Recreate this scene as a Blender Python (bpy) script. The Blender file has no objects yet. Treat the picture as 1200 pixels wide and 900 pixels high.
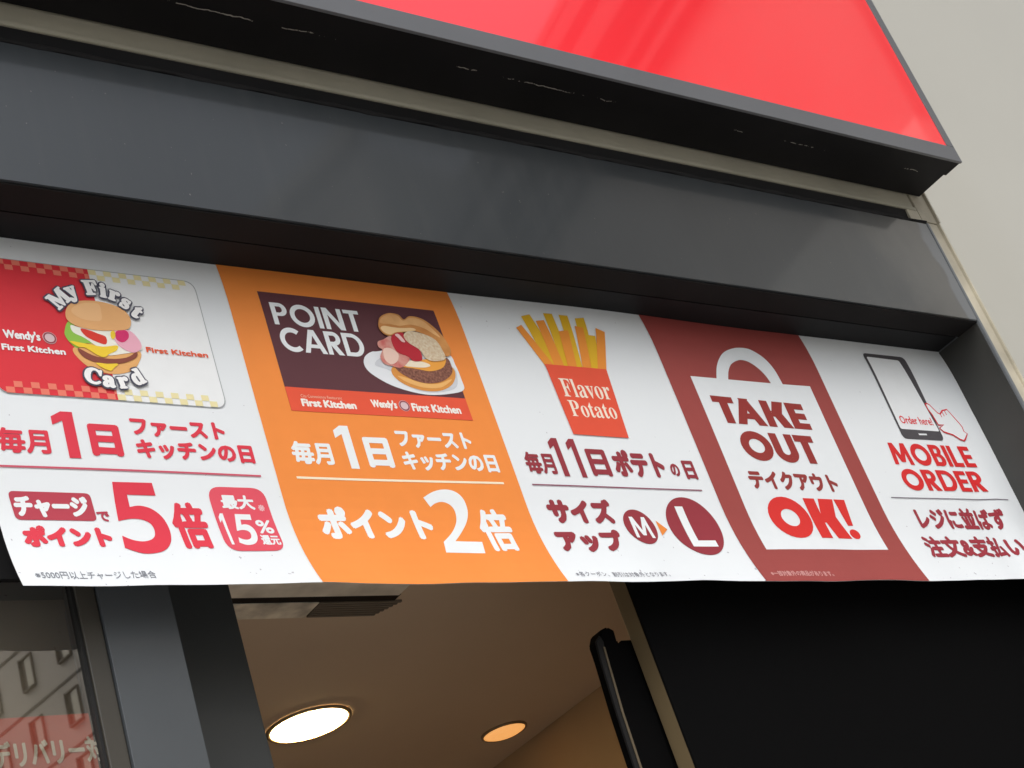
import bpy, bmesh, math, random
import numpy as np
from mathutils import Vector, Matrix
random.seed(7)
SC = bpy.context.scene
COL = SC.collection
S = 2.0            # metres per survey unit (distance from the camera to the banner plane)
CZ = 1.5           # eye height

# ------------------------------------------------------------------ camera
FPX = 1949.98655
def basis(a=-0.77820502, b=0.48715028, c=-0.35075903):
    ca, sa, cb, sb, cc, sc_ = math.cos(a), math.sin(a), math.cos(b), math.sin(b), math.cos(c), math.sin(c)
    F = np.array([-sa*cb, ca*cb, sb]); R0 = np.array([ca, sa, 0.]); U0 = np.cross(R0, F)
    return cc*R0+sc_*U0, -sc_*R0+cc*U0, F
R_, U_, F_ = basis()
cam = bpy.data.cameras.new('camera'); camo = bpy.data.objects.new('camera', cam); COL.objects.link(camo)
cam.sensor_width = 36; cam.lens = FPX/1200*36; cam.clip_start = 0.05; cam.clip_end = 2000
M = Matrix.Identity(4)
for i in range(3):
    M[i][0] = R_[i]; M[i][1] = U_[i]; M[i][2] = -F_[i]
M[0][3], M[1][3], M[2][3] = 0, -S, CZ
camo.matrix_world = M
SC.camera = camo

# ------------------------------------------------------------------ light
SUN_EL, SUN_AZ = math.radians(52), math.radians(218)      # azimuth clockwise from +Y
world = bpy.data.worlds.new('World'); SC.world = world; world.use_nodes = True
nt = world.node_tree; bg = nt.nodes['Background']
sky = nt.nodes.new('ShaderNodeTexSky'); sky.sky_type = 'NISHITA'; sky.sun_disc = False
sky.sun_elevation = SUN_EL; sky.sun_rotation = SUN_AZ; sky.dust_density = 4; sky.air_density = 1; sky.ozone_density = 1
hs = nt.nodes.new('ShaderNodeHueSaturation'); hs.inputs['Saturation'].default_value = 0.32   # thin overcast
nt.links.new(sky.outputs[0], hs.inputs['Color']); nt.links.new(hs.outputs[0], bg.inputs[0]); bg.inputs[1].default_value = 0.15
sun = bpy.data.lights.new('sun', 'SUN'); sun.energy = 0.7; sun.angle = math.radians(50); sun.color = (1, .97, .93)
suno = bpy.data.objects.new('sun', sun); COL.objects.link(suno)
sd = Vector((math.sin(SUN_AZ)*math.cos(SUN_EL), math.cos(SUN_AZ)*math.cos(SUN_EL), math.sin(SUN_EL)))
suno.rotation_euler = sd.to_track_quat('Z', 'Y').to_euler(); suno.location = (0, -10, 30)
SC.view_settings.view_transform = 'Standard'; SC.view_settings.look = 'None'
SC.view_settings.gamma = 1; SC.view_settings.use_curve_mapping = False
SC.view_settings.exposure = 0.33

# ------------------------------------------------------------------ helpers
def lin(c):
    return tuple(((v/255)/12.92 if v/255 <= .04045 else ((v/255+.055)/1.055)**2.4) for v in c)
def mat(name, col, rough=.5, var=0, vscale=8, bump=0, bscale=60, coat=0, metal=0, spec=.5, detail=4, col2=None):
    m = bpy.data.materials.new(name); m.use_nodes = True; t = m.node_tree; p = t.nodes['Principled BSDF']
    p.inputs['Roughness'].default_value = rough; p.inputs['Metallic'].default_value = metal
    p.inputs['Specular IOR Level'].default_value = spec
    if coat: p.inputs['Coat Weight'].default_value = coat; p.inputs['Coat Roughness'].default_value = .06
    tc = t.nodes.new('ShaderNodeTexCoord')
    if var or col2:
        n = t.nodes.new('ShaderNodeTexNoise'); n.inputs['Scale'].default_value = vscale; n.inputs['Detail'].default_value = detail
        t.links.new(tc.outputs['Object'], n.inputs['Vector'])
        r = t.nodes.new('ShaderNodeMapRange'); r.inputs[1].default_value = .3; r.inputs[2].default_value = .7
        t.links.new(n.outputs[0], r.inputs[0])
        x = t.nodes.new('ShaderNodeMix'); x.data_type = 'RGBA'
        t.links.new(r.outputs[0], x.inputs[0])
        a = tuple(max(0, v*(1-var)) for v in col); b = col2 or tuple(min(1, v*(1+var)) for v in col)
        x.inputs[6].default_value = (*a, 1); x.inputs[7].default_value = (*b, 1)
        t.links.new(x.outputs[2], p.inputs['Base Color'])
    else:
        p.inputs['Base Color'].default_value = (*col, 1)
    if bump:
        n2 = t.nodes.new('ShaderNodeTexNoise'); n2.inputs['Scale'].default_value = bscale; n2.inputs['Detail'].default_value = 5
        t.links.new(tc.outputs['Object'], n2.inputs['Vector'])
        bp_ = t.nodes.new('ShaderNodeBump'); bp_.inputs['Strength'].default_value = bump; bp_.inputs['Distance'].default_value = .004
        t.links.new(n2.outputs[0], bp_.inputs['Height']); t.links.new(bp_.outputs[0], p.inputs['Normal'])
    return m
def W(x, y, z): return (x*S, y*S, CZ+z*S)      # survey units, banner plane y = 0  ->  metres
def tag(o, label=None, cat=None, group=None, kind=None):
    if label: o['label'] = label
    if cat: o['category'] = cat
    if group: o['group'] = group
    if kind: o['kind'] = kind
    return o
def empty(name, loc, label, cat, group=None):
    o = bpy.data.objects.new(name, None); COL.objects.link(o); o.location = loc; o.empty_display_size = .1
    return tag(o, label, cat, group)
def link(name, me, m=None, parent=None):
    if m is not None and not me.materials: me.materials.append(m)
    o = bpy.data.objects.new(name, me); COL.objects.link(o)
    if parent is not None:
        o.parent = parent; o.matrix_parent_inverse = wm(parent).inverted()
    return o
def wm(o):
    loc = Matrix.Translation(o.location) @ o.rotation_euler.to_matrix().to_4x4()
    return loc if o.parent is None else wm(o.parent) @ o.matrix_parent_inverse @ loc
def bm_box(bm, x0, x1, y0, y1, z0, z1):
    vs = [bm.verts.new(c) for c in [(x0,y0,z0),(x1,y0,z0),(x1,y1,z0),(x0,y1,z0),(x0,y0,z1),(x1,y0,z1),(x1,y1,z1),(x0,y1,z1)]]
    for f in [(0,3,2,1),(4,5,6,7),(0,1,5,4),(1,2,6,5),(2,3,7,6),(3,0,4,7)]:
        bm.faces.new([vs[i] for i in f])
def box(name, x0, x1, y0, y1, z0, z1, m, parent=None, bev=.0, unit=True):
    """box in survey units (or metres); origin stays at world origin for stable object-space textures"""
    bm = bmesh.new()
    if unit: bm_box(bm, x0*S, x1*S, y0*S, y1*S, CZ+z0*S, CZ+z1*S)
    else: bm_box(bm, x0, x1, y0, y1, z0, z1)
    if bev: bmesh.ops.bevel(bm, geom=bm.edges[:], offset=bev, segments=2, affect='EDGES', profile=.6)
    me = bpy.data.meshes.new(name); bm.to_mesh(me); bm.free()
    return link(name, me, m, parent)
def prism(name, pts, x0, x1, m, parent=None, bev=0):
    """profile pts (y,z) in survey units extruded along x"""
    bm = bmesh.new()
    a = [bm.verts.new(W(x0, y, z)) for y, z in pts]; b = [bm.verts.new(W(x1, y, z)) for y, z in pts]
    n = len(pts); bm.faces.new(a); bm.faces.new(b[::-1])
    for i in range(n): bm.faces.new([a[i], b[i], b[(i+1) % n], a[(i+1) % n]][::-1])
    bmesh.ops.recalc_face_normals(bm, faces=bm.faces[:])
    if bev: bmesh.ops.bevel(bm, geom=[e for e in bm.edges], offset=bev, segments=2, affect='EDGES')
    me = bpy.data.meshes.new(name); bm.to_mesh(me); bm.free()
    return link(name, me, m, parent)

# ------------------------------------------------------------------ survey: photograph measurement -> point on a plane parallel to the shop front
def plane(px, y=0.):
    d = (px[0]-600)*R_-(px[1]-450)*U_+FPX*F_
    return d[0]/d[1]*(1+y), d[2]/d[1]*(1+y)

# ================================================================== MATERIALS
m_beam = mat('dark grey painted steel', (.032,.038,.043), .30, var=.15, vscale=1.5, bump=.10, bscale=9, coat=.5)
m_dark = mat('black painted metal', (.010,.010,.011), .6, spec=.2, var=.3, vscale=3)
m_soff = mat('dark brown soffit paint', (.012,.011,.011), .75, spec=.12, var=.3, vscale=3)
m_cream = mat('aged cream cladding', (.40,.38,.30), .6, var=.12, vscale=5, bump=.15, bscale=40)
m_trim = mat('cream corner trim', (.50,.46,.36), .5, var=.28, vscale=7, bump=.35, bscale=60)
m_grey = mat('grey aluminium sign frame', (.13,.135,.145), .38, var=.05, vscale=3)
m_alu = mat('bronze window frame', (.06,.055,.045), .4, var=.1, vscale=5)
m_gask = mat('black rubber gasket', (.006,.006,.006), .6)
m_col = mat('slate grey painted column', (.078,.088,.097), .36, var=.07, vscale=4, coat=.2)
m_leaf = mat('dark grey door stile', (.06,.066,.068), .4, var=.08, vscale=4, coat=.2)
m_black = mat('black door panel', (.004,.004,.0042), .8, spec=.04)
m_jamb = mat('khaki inner jamb', (.17,.125,.065), .5, var=.1, vscale=6)

# ================================================================== GROUND, NEIGHBOURS
def sheet(name, x0, x1, y0, y1, z, m, kind='structure'):
    me = bpy.data.meshes.new(name); me.from_pydata([(x0,y0,z),(x1,y0,z),(x1,y1,z),(x0,y1,z)], [], [(0,1,2,3)]); o = link(name, me, m); tag(o, kind=kind); return o
sheet('ground', -600, 600, -600, 600, -.13, mat('ground', (.24,.235,.225), .9, var=.2, vscale=.5))
sheet('road', -80, 80, -8.2, -3.4, -.126, mat('asphalt', (.10,.10,.098), .9, var=.2, vscale=9, bump=.4))
box('pavement', -40, 40, -3.4, .06, -.12, 0, mat('concrete pavement', (.46,.445,.42), .85, var=.15, vscale=3, bump=.2), unit=False)
tag(bpy.data.objects['pavement'], kind='structure')

# ================================================================== SHOP FRONT (one building)
shop = empty('shop_building', (1.2, .1, 0), 'shop front with a dark grey steel beam over the banner and door', 'building')
XL = -1.6                                   # left end of what is modelled
YB = -.0628
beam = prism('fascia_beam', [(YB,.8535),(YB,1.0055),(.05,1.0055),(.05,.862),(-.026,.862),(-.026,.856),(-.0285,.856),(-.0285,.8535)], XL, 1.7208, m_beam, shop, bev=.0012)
# painted faces: the underside is dark brown, the face dark grey with pale scuffing and a painted-in reflection at its right end
def beam_mat():
    m = m_beam; t = m.node_tree; p = t.nodes['Principled BSDF']
    src = p.inputs['Base Color'].links[0].from_socket
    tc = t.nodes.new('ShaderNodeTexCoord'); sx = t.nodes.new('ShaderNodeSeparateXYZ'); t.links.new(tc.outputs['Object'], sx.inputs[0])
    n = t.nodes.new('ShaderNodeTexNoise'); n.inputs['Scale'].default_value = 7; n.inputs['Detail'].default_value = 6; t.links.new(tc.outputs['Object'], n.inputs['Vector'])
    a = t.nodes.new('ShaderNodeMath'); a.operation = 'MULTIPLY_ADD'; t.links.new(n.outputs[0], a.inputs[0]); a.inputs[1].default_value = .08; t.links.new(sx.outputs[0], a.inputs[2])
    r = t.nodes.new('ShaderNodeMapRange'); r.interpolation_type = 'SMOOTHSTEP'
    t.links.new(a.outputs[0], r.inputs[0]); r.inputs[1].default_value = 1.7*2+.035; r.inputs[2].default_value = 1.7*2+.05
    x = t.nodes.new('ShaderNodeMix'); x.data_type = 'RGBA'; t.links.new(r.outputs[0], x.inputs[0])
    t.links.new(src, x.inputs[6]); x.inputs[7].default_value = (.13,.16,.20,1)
    # dusty run-down streaks and a pale reflection painted in near the right end
    mp = t.nodes.new('ShaderNodeMapping'); mp.inputs['Scale'].default_value = (22,1,1.1); t.links.new(tc.outputs['Object'], mp.inputs[0])
    n3 = t.nodes.new('ShaderNodeTexNoise'); n3.inputs['Scale'].default_value = 1.6; n3.inputs['Detail'].default_value = 5; t.links.new(mp.outputs[0], n3.inputs['Vector'])
    r3 = t.nodes.new('ShaderNodeMapRange'); t.links.new(n3.outputs[0], r3.inputs[0]); r3.inputs[1].default_value = .5; r3.inputs[2].default_value = .8; r3.inputs[4].default_value = .05
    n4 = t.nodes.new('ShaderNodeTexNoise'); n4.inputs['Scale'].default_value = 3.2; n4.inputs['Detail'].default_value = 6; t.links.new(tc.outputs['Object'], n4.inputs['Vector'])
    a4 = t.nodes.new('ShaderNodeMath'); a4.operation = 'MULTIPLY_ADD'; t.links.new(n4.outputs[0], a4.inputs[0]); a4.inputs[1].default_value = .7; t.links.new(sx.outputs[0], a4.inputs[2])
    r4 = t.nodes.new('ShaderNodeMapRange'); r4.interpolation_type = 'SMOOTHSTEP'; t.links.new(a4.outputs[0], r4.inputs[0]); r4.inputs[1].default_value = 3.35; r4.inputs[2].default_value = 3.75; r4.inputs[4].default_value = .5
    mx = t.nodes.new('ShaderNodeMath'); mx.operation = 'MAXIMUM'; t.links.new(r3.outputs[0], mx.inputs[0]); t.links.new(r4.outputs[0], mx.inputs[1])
    n5 = t.nodes.new('ShaderNodeTexNoise'); n5.inputs['Scale'].default_value = 130; n5.inputs['Detail'].default_value = 2; t.links.new(tc.outputs['Object'], n5.inputs['Vector'])
    g5 = t.nodes.new('ShaderNodeMath'); g5.operation = 'GREATER_THAN'; t.links.new(n5.outputs[0], g5.inputs[0]); g5.inputs[1].default_value = .775
    mx2 = t.nodes.new('ShaderNodeMath'); mx2.operation = 'MAXIMUM'; t.links.new(mx.outputs[0], mx2.inputs[0]); t.links.new(g5.outputs[0], mx2.inputs[1])
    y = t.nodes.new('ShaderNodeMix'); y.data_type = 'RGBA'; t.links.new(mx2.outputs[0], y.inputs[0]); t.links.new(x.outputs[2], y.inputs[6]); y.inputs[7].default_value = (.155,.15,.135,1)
    t.links.new(y.outputs[2], p.inputs['Base Color'])
    rr = t.nodes.new('ShaderNodeMapRange'); t.links.new(n3.outputs[0], rr.inputs[0]); rr.inputs[1].default_value = .3; rr.inputs[2].default_value = .7; rr.inputs[3].default_value = .28; rr.inputs[4].default_value = .34
    t.links.new(rr.outputs[0], p.inputs['Roughness'])
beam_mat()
prism('soffit_panel', [(-.0605,.8515),(-.0605,.8533),(-.0292,.8533),(-.0292,.8515)], XL, 1.7203, m_soff, shop)
prism('soffit_panel', [(-.0255,.8535),(-.0255,.8555),(.03,.8555),(.03,.8535)], XL, 1.7203, m_dark, shop)
# sealant bead and black flashing above the beam
bead = bmesh.new()
N = 260
prev = None
for i in range(N+1):
    x = XL+(1.722-XL)*i/N
    w = .0028+.0009*math.sin(i*1.7)+.0006*math.sin(i*.53)
    zc = 1.0075+.0006*math.sin(i*.9)
    ring = [bead.verts.new(W(x, YB+.004-math.sin(q)*.0065, zc+math.cos(q)*w)) for q in [j*math.pi/4 for j in range(5)]]
    if prev:
        for j in range(4): bead.faces.new([prev[j], ring[j], ring[j+1], prev[j+1]])
    prev = ring
me = bpy.data.meshes.new('sealant_bead'); bead.to_mesh(me); bead.free(); link('sealant_bead', me, m_dark, shop)
prism('black_flashing', [(-.056,1.008),(-.058,1.029),(-.03,1.029),(-.03,1.008)], XL, 1.70, m_dark, shop)
prism('cream_cladding', [(-.06,1.0292),(-.06,1.0345),(-.0575,1.036),(-.0575,1.80),(-.02,1.80),(-.02,1.0292)], XL, 1.7215, m_cream, shop, bev=.001)
box('corner_patch', 1.699, 1.7212, -.0600, -.03, 1.0083, 1.0285, m_trim, shop, bev=.001)
# corner trim on the right of the beam, in two lengths with a lap
for z0, z1, dx in ((-.75, 1.0135, 0), (1.0145, 1.8, .0015)):
    t_ = box('corner_trim', 1.7262, 1.7545+dx, -.057-dx*.6, -.0, z0, z1, m_trim, shop, bev=.0015)
    box('trim_lip', 1.7548+dx, 1.7580+dx, -.0605-dx*.6, -.0, z0, z1, m_trim, t_, bev=.0015)
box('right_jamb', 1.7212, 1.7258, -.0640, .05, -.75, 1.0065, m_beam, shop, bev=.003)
box('jamb_lining', 1.7196, 1.7209, -.0600, .03, -.75, .8512, mat('black brown jamb lining', (.035,.035,.032), .45, var=.15, vscale=4), shop)
# lintel behind the banner and wall above
box('lintel', XL, .5278, .026, .06, .553, .853, m_dark, shop)
box('lintel', .5282, 1.7195, .030, .06, .568, .853, m_dark, shop)
box('upper_wall', XL, 1.7212, -.0195, .1, 1.006, 3.2, m_cream, shop)
box('column', .5305, .5885, .0205, .10, -.75, .5525, m_col, shop, bev=.001)
st = box('door_stile', .5890, .6895, .0990, .125, -.75, .66, m_leaf, shop, bev=.003)
pan = box('door_panel', 1.0690, 1.7190, .031, .0345, -.75, .5675, m_black, shop, bev=.003)
box('door_jamb', 1.0700, 1.1200, .0347, .0545, -.75, .649, m_jamb, shop, bev=.002)
# fixed window on the left
def glass_mat():
    m = bpy.data.materials.new('reflective window glass'); m.use_nodes = True; t = m.node_tree; t.nodes.clear()
    o = t.nodes.new('ShaderNodeOutputMaterial'); x = t.nodes.new('ShaderNodeMixShader')
    tr = t.nodes.new('ShaderNodeBsdfTransparent'); tr.inputs[0].default_value = (.86,.87,.85,1)
    g = t.nodes.new('ShaderNodeBsdfGlossy'); g.inputs['Roughness'].default_value = .012; g.inputs[0].default_value = (.95,.95,.93,1)
    f = t.nodes.new('ShaderNodeFresnel'); f.inputs[0].default_value = 2.7
    ge = t.nodes.new('ShaderNodeNewGeometry'); iv = t.nodes.new('ShaderNodeMath'); iv.operation = 'SUBTRACT'; iv.inputs[0].default_value = 1
    mu = t.nodes.new('ShaderNodeMath'); mu.operation = 'MULTIPLY'; t.links.new(ge.outputs['Backfacing'], iv.inputs[1])
    t.links.new(iv.outputs[0], mu.inputs[0]); t.links.new(f.outputs[0], mu.inputs[1])
    t.links.new(mu.outputs[0], x.inputs[0]); t.links.new(tr.outputs[0], x.inputs[1]); t.links.new(g.outputs[0], x.inputs[2]); t.links.new(x.outputs[0], o.inputs[0])
    return m
win = box('window_frame', .5140+.0005, .5300, .0235, .04, -.74, .5525, m_alu, shop, bev=.002)
box('frame_rail', XL, .5140, .0235, .04, -.74, -.60, m_alu, win, bev=.002)
box('gasket', .5118, .5142, .0255, .038, -.60, .5525, m_gask, win)
box('glass_pane', XL, .5117, .0290, .0305, -.60, .5525, glass_mat(), win)

# ================================================================== INTERIOR
m_ceil = mat('warm white ceiling', (.64,.52,.39), .85, var=.05, vscale=1.5)
ceil = box('ceiling', XL, 1.4545, .061, 2.6, .6505, .70, m_ceil); tag(ceil, kind='structure')
o = box('interior_wall', 1.4550, 1.50, .076, 2.6, -.75, .70, mat('orange brown interior wall', (.46,.33,.20), .7, var=.1, vscale=2)); tag(o, kind='structure')
o = box('interior_wall', XL, 1.50, 2.601, 2.65, -.75, .70, mat('interior back wall', (.45,.33,.22), .7, var=.1, vscale=2)); tag(o, kind='structure')
o = box('interior_wall', XL-.05, XL, .061, 2.6, -.75, .70, bpy.data.materials['interior back wall']); tag(o, kind='structure')
o = box('interior_floor', XL, 1.4545, .061, 2.6, -.76, -.745, mat('warm floor tiles', (.40,.28,.17), .4, var=.15, vscale=3)); tag(o, kind='structure')
def emis(name, col, st):
    m = bpy.data.materials.new(name); m.use_nodes = True; p = m.node_tree.nodes['Principled BSDF']
    p.inputs['Base Color'].default_value = (.8,.8,.8,1); p.inputs['Emission Color'].default_value = (*col,1); p.inputs['Emission Strength'].default_value = st
    return m
def downlight(cx, cy, r, label, em):
    e = empty('downlight', W(cx, cy, .6505), label, 'ceiling light', 'round downlights in the shop ceiling')
    def disc(name, prof, m):
        bm = bmesh.new(); n = 48; rings = []
        for rr, zz in prof:
            rings.append([bm.verts.new((e.location.x+rr*S*math.cos(2*math.pi*k/n), e.location.y+rr*S*math.sin(2*math.pi*k/n), e.location.z+zz*S)) for k in range(n)])
        for a, b in zip(rings, rings[1:]):
            for k in range(n): bm.faces.new([a[k], a[(k+1)%n], b[(k+1)%n], b[k]])
        if name == 'lens': bm.faces.new(rings[-1])
        bmesh.ops.recalc_face_normals(bm, faces=bm.faces[:])
        for f in bm.faces: f.smooth = name != 'lens'
        me = bpy.data.meshes.new(name); bm.to_mesh(me); bm.free(); return link(name, me, m, e)
    disc('trim_ring', [(r*1.10,-.0002),(r*1.09,-.0026),(r*1.0,-.0030),(r*.985,-.0008)], mat('downlight trim', (.30,.22,.13), .4))
    disc('lens', [(r*.985,-.0022),(r*.8,-.0046),(r*.5,-.0060)], em)
downlight(1.0420, .567, .0468, 'large bright white round downlight nearer the door', emis('white lamp lens', (1,.70,.34), 42))
downlight(1.3810, .6390, .0290, 'small dim orange round downlight near the inner wall', emis('orange lamp lens', (.85,.36,.085), .75))
# ceiling air vent with a stained repair beside it
v = empty('ceiling_vent', W(.88, .26, .65), 'stained flush ceiling vent with a dark slot behind the door stile', 'ceiling vent')
box('cover_plate', .72, .972, .215, .2445, .6475, .6503, mat('stained vent cover', (.80,.76,.66), .7, var=.2, vscale=14), v, bev=.001)
box('slot', .72, .975, .2447, .2580, .6488, .6503, m_dark, v)
box('end_cap', .60+.12, .885, .2582, .2900, .6478, .6503, mat('grubby vent trim', (.66,.62,.52), .7, var=.45, vscale=18, detail=7), v, bev=.001)
for k in range(7):
    box('louvre', .8865, .985-k*.003, .2590+k*.0043, .2622+k*.0043, .6482-.0002*k, .6503, mat('vent louvre %d' % k, (.17,.15,.12), .6) if k == 0 else bpy.data.materials['vent louvre 0'], v)
# wall-mounted screen just inside the door, seen nearly edge-on
d = empty('wall_display', W(1.05, .075, .45), 'black edge-on wall display hanging just inside the door by the dark panel', 'display')
m_gl = mat('satin black plastic', (.008,.008,.009), .38, spec=.3)
def slab(name, x0, x1, y0, y1, z0, z1, rad, m, parent, seg=8):
    """slab with rounded top corners seen from the side (y-z outline rounded, extruded in x)"""
    pts = [(y0*S, CZ+z0*S), (y1*S, CZ+z0*S)]
    for k in range(seg+1):
        a = math.pi/2*k/seg; pts.append(((y1-rad)*S+rad*S*math.cos(a), CZ+(z1-rad)*S+rad*S*math.sin(a)))
    for k in range(seg+1):
        a = math.pi/2+math.pi/2*k/seg; pts.append(((y0+rad)*S+rad*S*math.cos(a), CZ+(z1-rad)*S+rad*S*math.sin(a)))
    bm = bmesh.new(); a = [bm.verts.new((x0*S, p, q)) for p, q in pts]; b = [bm.verts.new((x1*S, p, q)) for p, q in pts]; n = len(pts)
    bm.faces.new(a); bm.faces.new(b[::-1])
    for i in range(n): bm.faces.new([a[i], a[(i+1)%n], b[(i+1)%n], b[i]])
    bmesh.ops.recalc_face_normals(bm, faces=bm.faces[:]); bmesh.ops.bevel(bm, geom=bm.edges[:], offset=.004, segments=2, affect='EDGES')
    me = bpy.data.meshes.new(name); bm.to_mesh(me); bm.free(); return link(name, me, m, parent)
def cut(name, pxs, y0, y1, m, parent, bev=.003):
    """outline read at depth y0, extruded back to y1"""
    pts = [plane(q, y0) for q in pxs]; bm = bmesh.new()
    a = [bm.verts.new(W(x, y0, z)) for x, z in pts]; b = [bm.verts.new(W(x, y1, z)) for x, z in pts]; n = len(pts)
    bm.faces.new(a); bm.faces.new(b[::-1])
    for i in range(n): bm.faces.new([a[i], a[(i+1)%n], b[(i+1)%n], b[i]])
    bmesh.ops.recalc_face_normals(bm, faces=bm.faces[:])
    if bev: bmesh.ops.bevel(bm, geom=bm.edges[:], offset=bev, segments=2, affect='EDGES')
    me = bpy.data.meshes.new(name); bm.to_mesh(me); bm.free(); return link(name, me, m, parent)
cut('rear_casing', [(704,738),(712,734),(720,738),(724,752),(738,756),(744,766),(768,830),(800,925),(840,1040),(800,1040),(752,905),(727,830),(709,770),(702,750)], .0585, .076, m_black, d)
cut('screen_bezel', [(698,752),(703,744),(708,752),(714,782),(729,834),(753,905),(792,1040),(781,1040),(745,905),(722,834),(704,775)], .0560, .0583, m_gl, d, .0015)
cut('glint_strip', [(707,758),(709,758),(731,834),(754.5,905),(788,1040),(785,1040),(752,905),(728.5,834)], .0552, .0558, mat('painted glint strip', (.16,.125,.08), .45, metal=.3), d, 0)  # glint along the bezel, painted as a lighter coloured strip
box('wall_bracket', 1.0640, 1.0900, .0602, .0780, .30, .5000, m_black, d)
# board and delivery poster behind the left-hand glass
bd = box('roller_screen', XL, .5385, .0790, .0815, .4660, .648, mat('beige screen fabric', (.30,.24,.17), .8, var=.08, vscale=5)); tag(bd, 'beige roller screen hanging behind the left window above the red poster', 'screen')
po = box('delivery_poster', XL*.2, .5105, .0325, .0333, .10, .4485, mat('red poster print', (.50,.085,.050), .6, var=.08, vscale=6)); tag(po, 'red delivery poster with pale Japanese lettering inside the left window', 'poster')

# ================================================================== LIGHT-BOX SIGN
YS = -.1330
sg = empty('light_box_sign', W(.9, -.06, 1.3), 'long red light box sign in a grey frame above the beam', 'sign')
def scuff_mat():
    m = mat('scuffed black sign underside', (.008,.0075,.008), .6, spec=.15, var=.3, vscale=4); t = m.node_tree; p = t.nodes['Principled BSDF']
    src = p.inputs['Base Color'].links[0].from_socket
    tc = t.nodes.new('ShaderNodeTexCoord'); sx = t.nodes.new('ShaderNodeSeparateXYZ'); t.links.new(tc.outputs['Object'], sx.inputs[0])
    mp = t.nodes.new('ShaderNodeMapping'); mp.inputs['Scale'].default_value = (1,.15,1); t.links.new(tc.outputs['Object'], mp.inputs[0])
    n = t.nodes.new('ShaderNodeTexNoise'); n.inputs['Scale'].default_value = 5.5; n.inputs['Detail'].default_value = 9; n.inputs['Roughness'].default_value=.75; t.links.new(mp.outputs[0], n.inputs['Vector'])
    n2 = t.nodes.new('ShaderNodeTexNoise'); n2.inputs['Scale'].default_value = 40; t.links.new(tc.outputs['Object'], n2.inputs['Vector'])
    # thin scrape line at y = -0.105 survey, wobbling a little
    a = t.nodes.new('ShaderNodeMath'); a.operation = 'MULTIPLY_ADD'; t.links.new(n2.outputs[0], a.inputs[0]); a.inputs[1].default_value = .011; t.links.new(sx.outputs[1], a.inputs[2])
    b = t.nodes.new('ShaderNodeMath'); b.operation = 'SUBTRACT'; t.links.new(a.outputs[0], b.inputs[0]); b.inputs[1].default_value = -.1010*S+.0055
    c = t.nodes.new('ShaderNodeMath'); c.operation = 'ABSOLUTE'; t.links.new(b.outputs[0], c.inputs[0])
    e = t.nodes.new('ShaderNodeMath'); e.operation = 'LESS_THAN'; t.links.new(c.outputs[0], e.inputs[0]); e.inputs[1].default_value = .0011
    g = t.nodes.new('ShaderNodeMath'); g.operation = 'GREATER_THAN'; t.links.new(n.outputs[0], g.inputs[0]); g.inputs[1].default_value = .56
    h = t.nodes.new('ShaderNodeMath'); h.operation = 'MULTIPLY'; t.links.new(e.outputs[0], h.inputs[0]); t.links.new(g.outputs[0], h.inputs[1])
    x = t.nodes.new('ShaderNodeMix'); x.data_type = 'RGBA'; t.links.new(h.outputs[0], x.inputs[0]); t.links.new(src, x.inputs[6]); x.inputs[7].default_value = (.30,.28,.25,1)
    t.links.new(x.outputs[2], p.inputs['Base Color']); return m
m_red = mat('red acrylic sign face', (.86,.018,.028), .25, var=.04, vscale=1.2, coat=1.0, bump=.02, bscale=3)
m_red.node_tree.nodes['Principled BSDF'].inputs['Coat Roughness'].default_value = .035
m_red.node_tree.nodes['Principled BSDF'].inputs['Coat IOR'].default_value = 1.6
pr = m_red.node_tree.nodes['Principled BSDF']; pr.inputs['Emission Color'].default_value = (1,.02,.03,1); pr.inputs['Emission Strength'].default_value = .22   # the light box is lit
box('casing', XL, 1.7440, -.1050, -.0600, 1.0562, 1.56, scuff_mat(), sg)
box('front_lip', XL, 1.7480, YS+.004, -.1052, 1.0557, 1.565, bpy.data.materials['scuffed black sign underside'], sg)
fr = box('bottom_rail', XL, 1.7500, YS, YS+.0038, 1.0553, 1.0800, m_grey, sg, bev=.0012)
box('side_rail', 1.7372, 1.7500, YS, YS+.0038, 1.0802, 1.5398, m_grey, sg, bev=.0012)
box('top_rail', XL, 1.7500, YS, YS+.0038, 1.5400, 1.5650, m_grey, sg, bev=.0012)
box('red_face', XL, 1.7369, YS+.0016, YS+.0037, 1.0802, 1.5398, m_red, sg)

# ================================================================== BANNER
X0B, X1B, ZB0, ZB1 = .4562, 1.7215, .5215, .8530
def prof(x, z):
    s = min(1.25, max(0, (.615-z)/.09)); k = .021-.009*min(1, max(0, (x-.7)/.7))
    u = (x-.45)/1.28
    rip = math.sin(x*46+.6)*.55+math.sin(x*27+2)*.6+math.sin(x*88)*.18
    y = .002-k*s*s+.0016*s*rip
    t = max(0, (z-.80)/.053); y += .004*t*t
    y += .0011*math.sin(x*9+1)+.0006*math.sin(x*17+z*12)
    if x > 1.60: y += .0025*math.sin((x-1.60)*60)*min(1, (x-1.6)/.05)*min(1, max(0, (.72-z)/.15))
    return y
def zwav(x): return .0009*math.sin(x*46+.6)+.0011*math.sin(x*27+2)
def inv(px):
    y = 0
    for _ in range(6):
        x, z = plane(px, y); y = prof(x, z)
    return x, z
CR = {1:(0,270,3.529), 2:(0,460,3.3333), 3:(260,320,3.529), 4:(300,480,3.3333), 5:(580,340,4.286), 6:(590,500,4.286), 7:(780,380,2.904), 8:(980,380,2.905), 9:(420,330,5.293), 10:(990,400,4.7375)}
def C(n, x, y):
    a, b, k = CR[n]; return inv((a+x/k, b+y/k))
CUTZ = [.5215+.0117*i for i in range(1, 9)]+[.64,.68,.72,.76,.80,.815,.83,.842]
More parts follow.
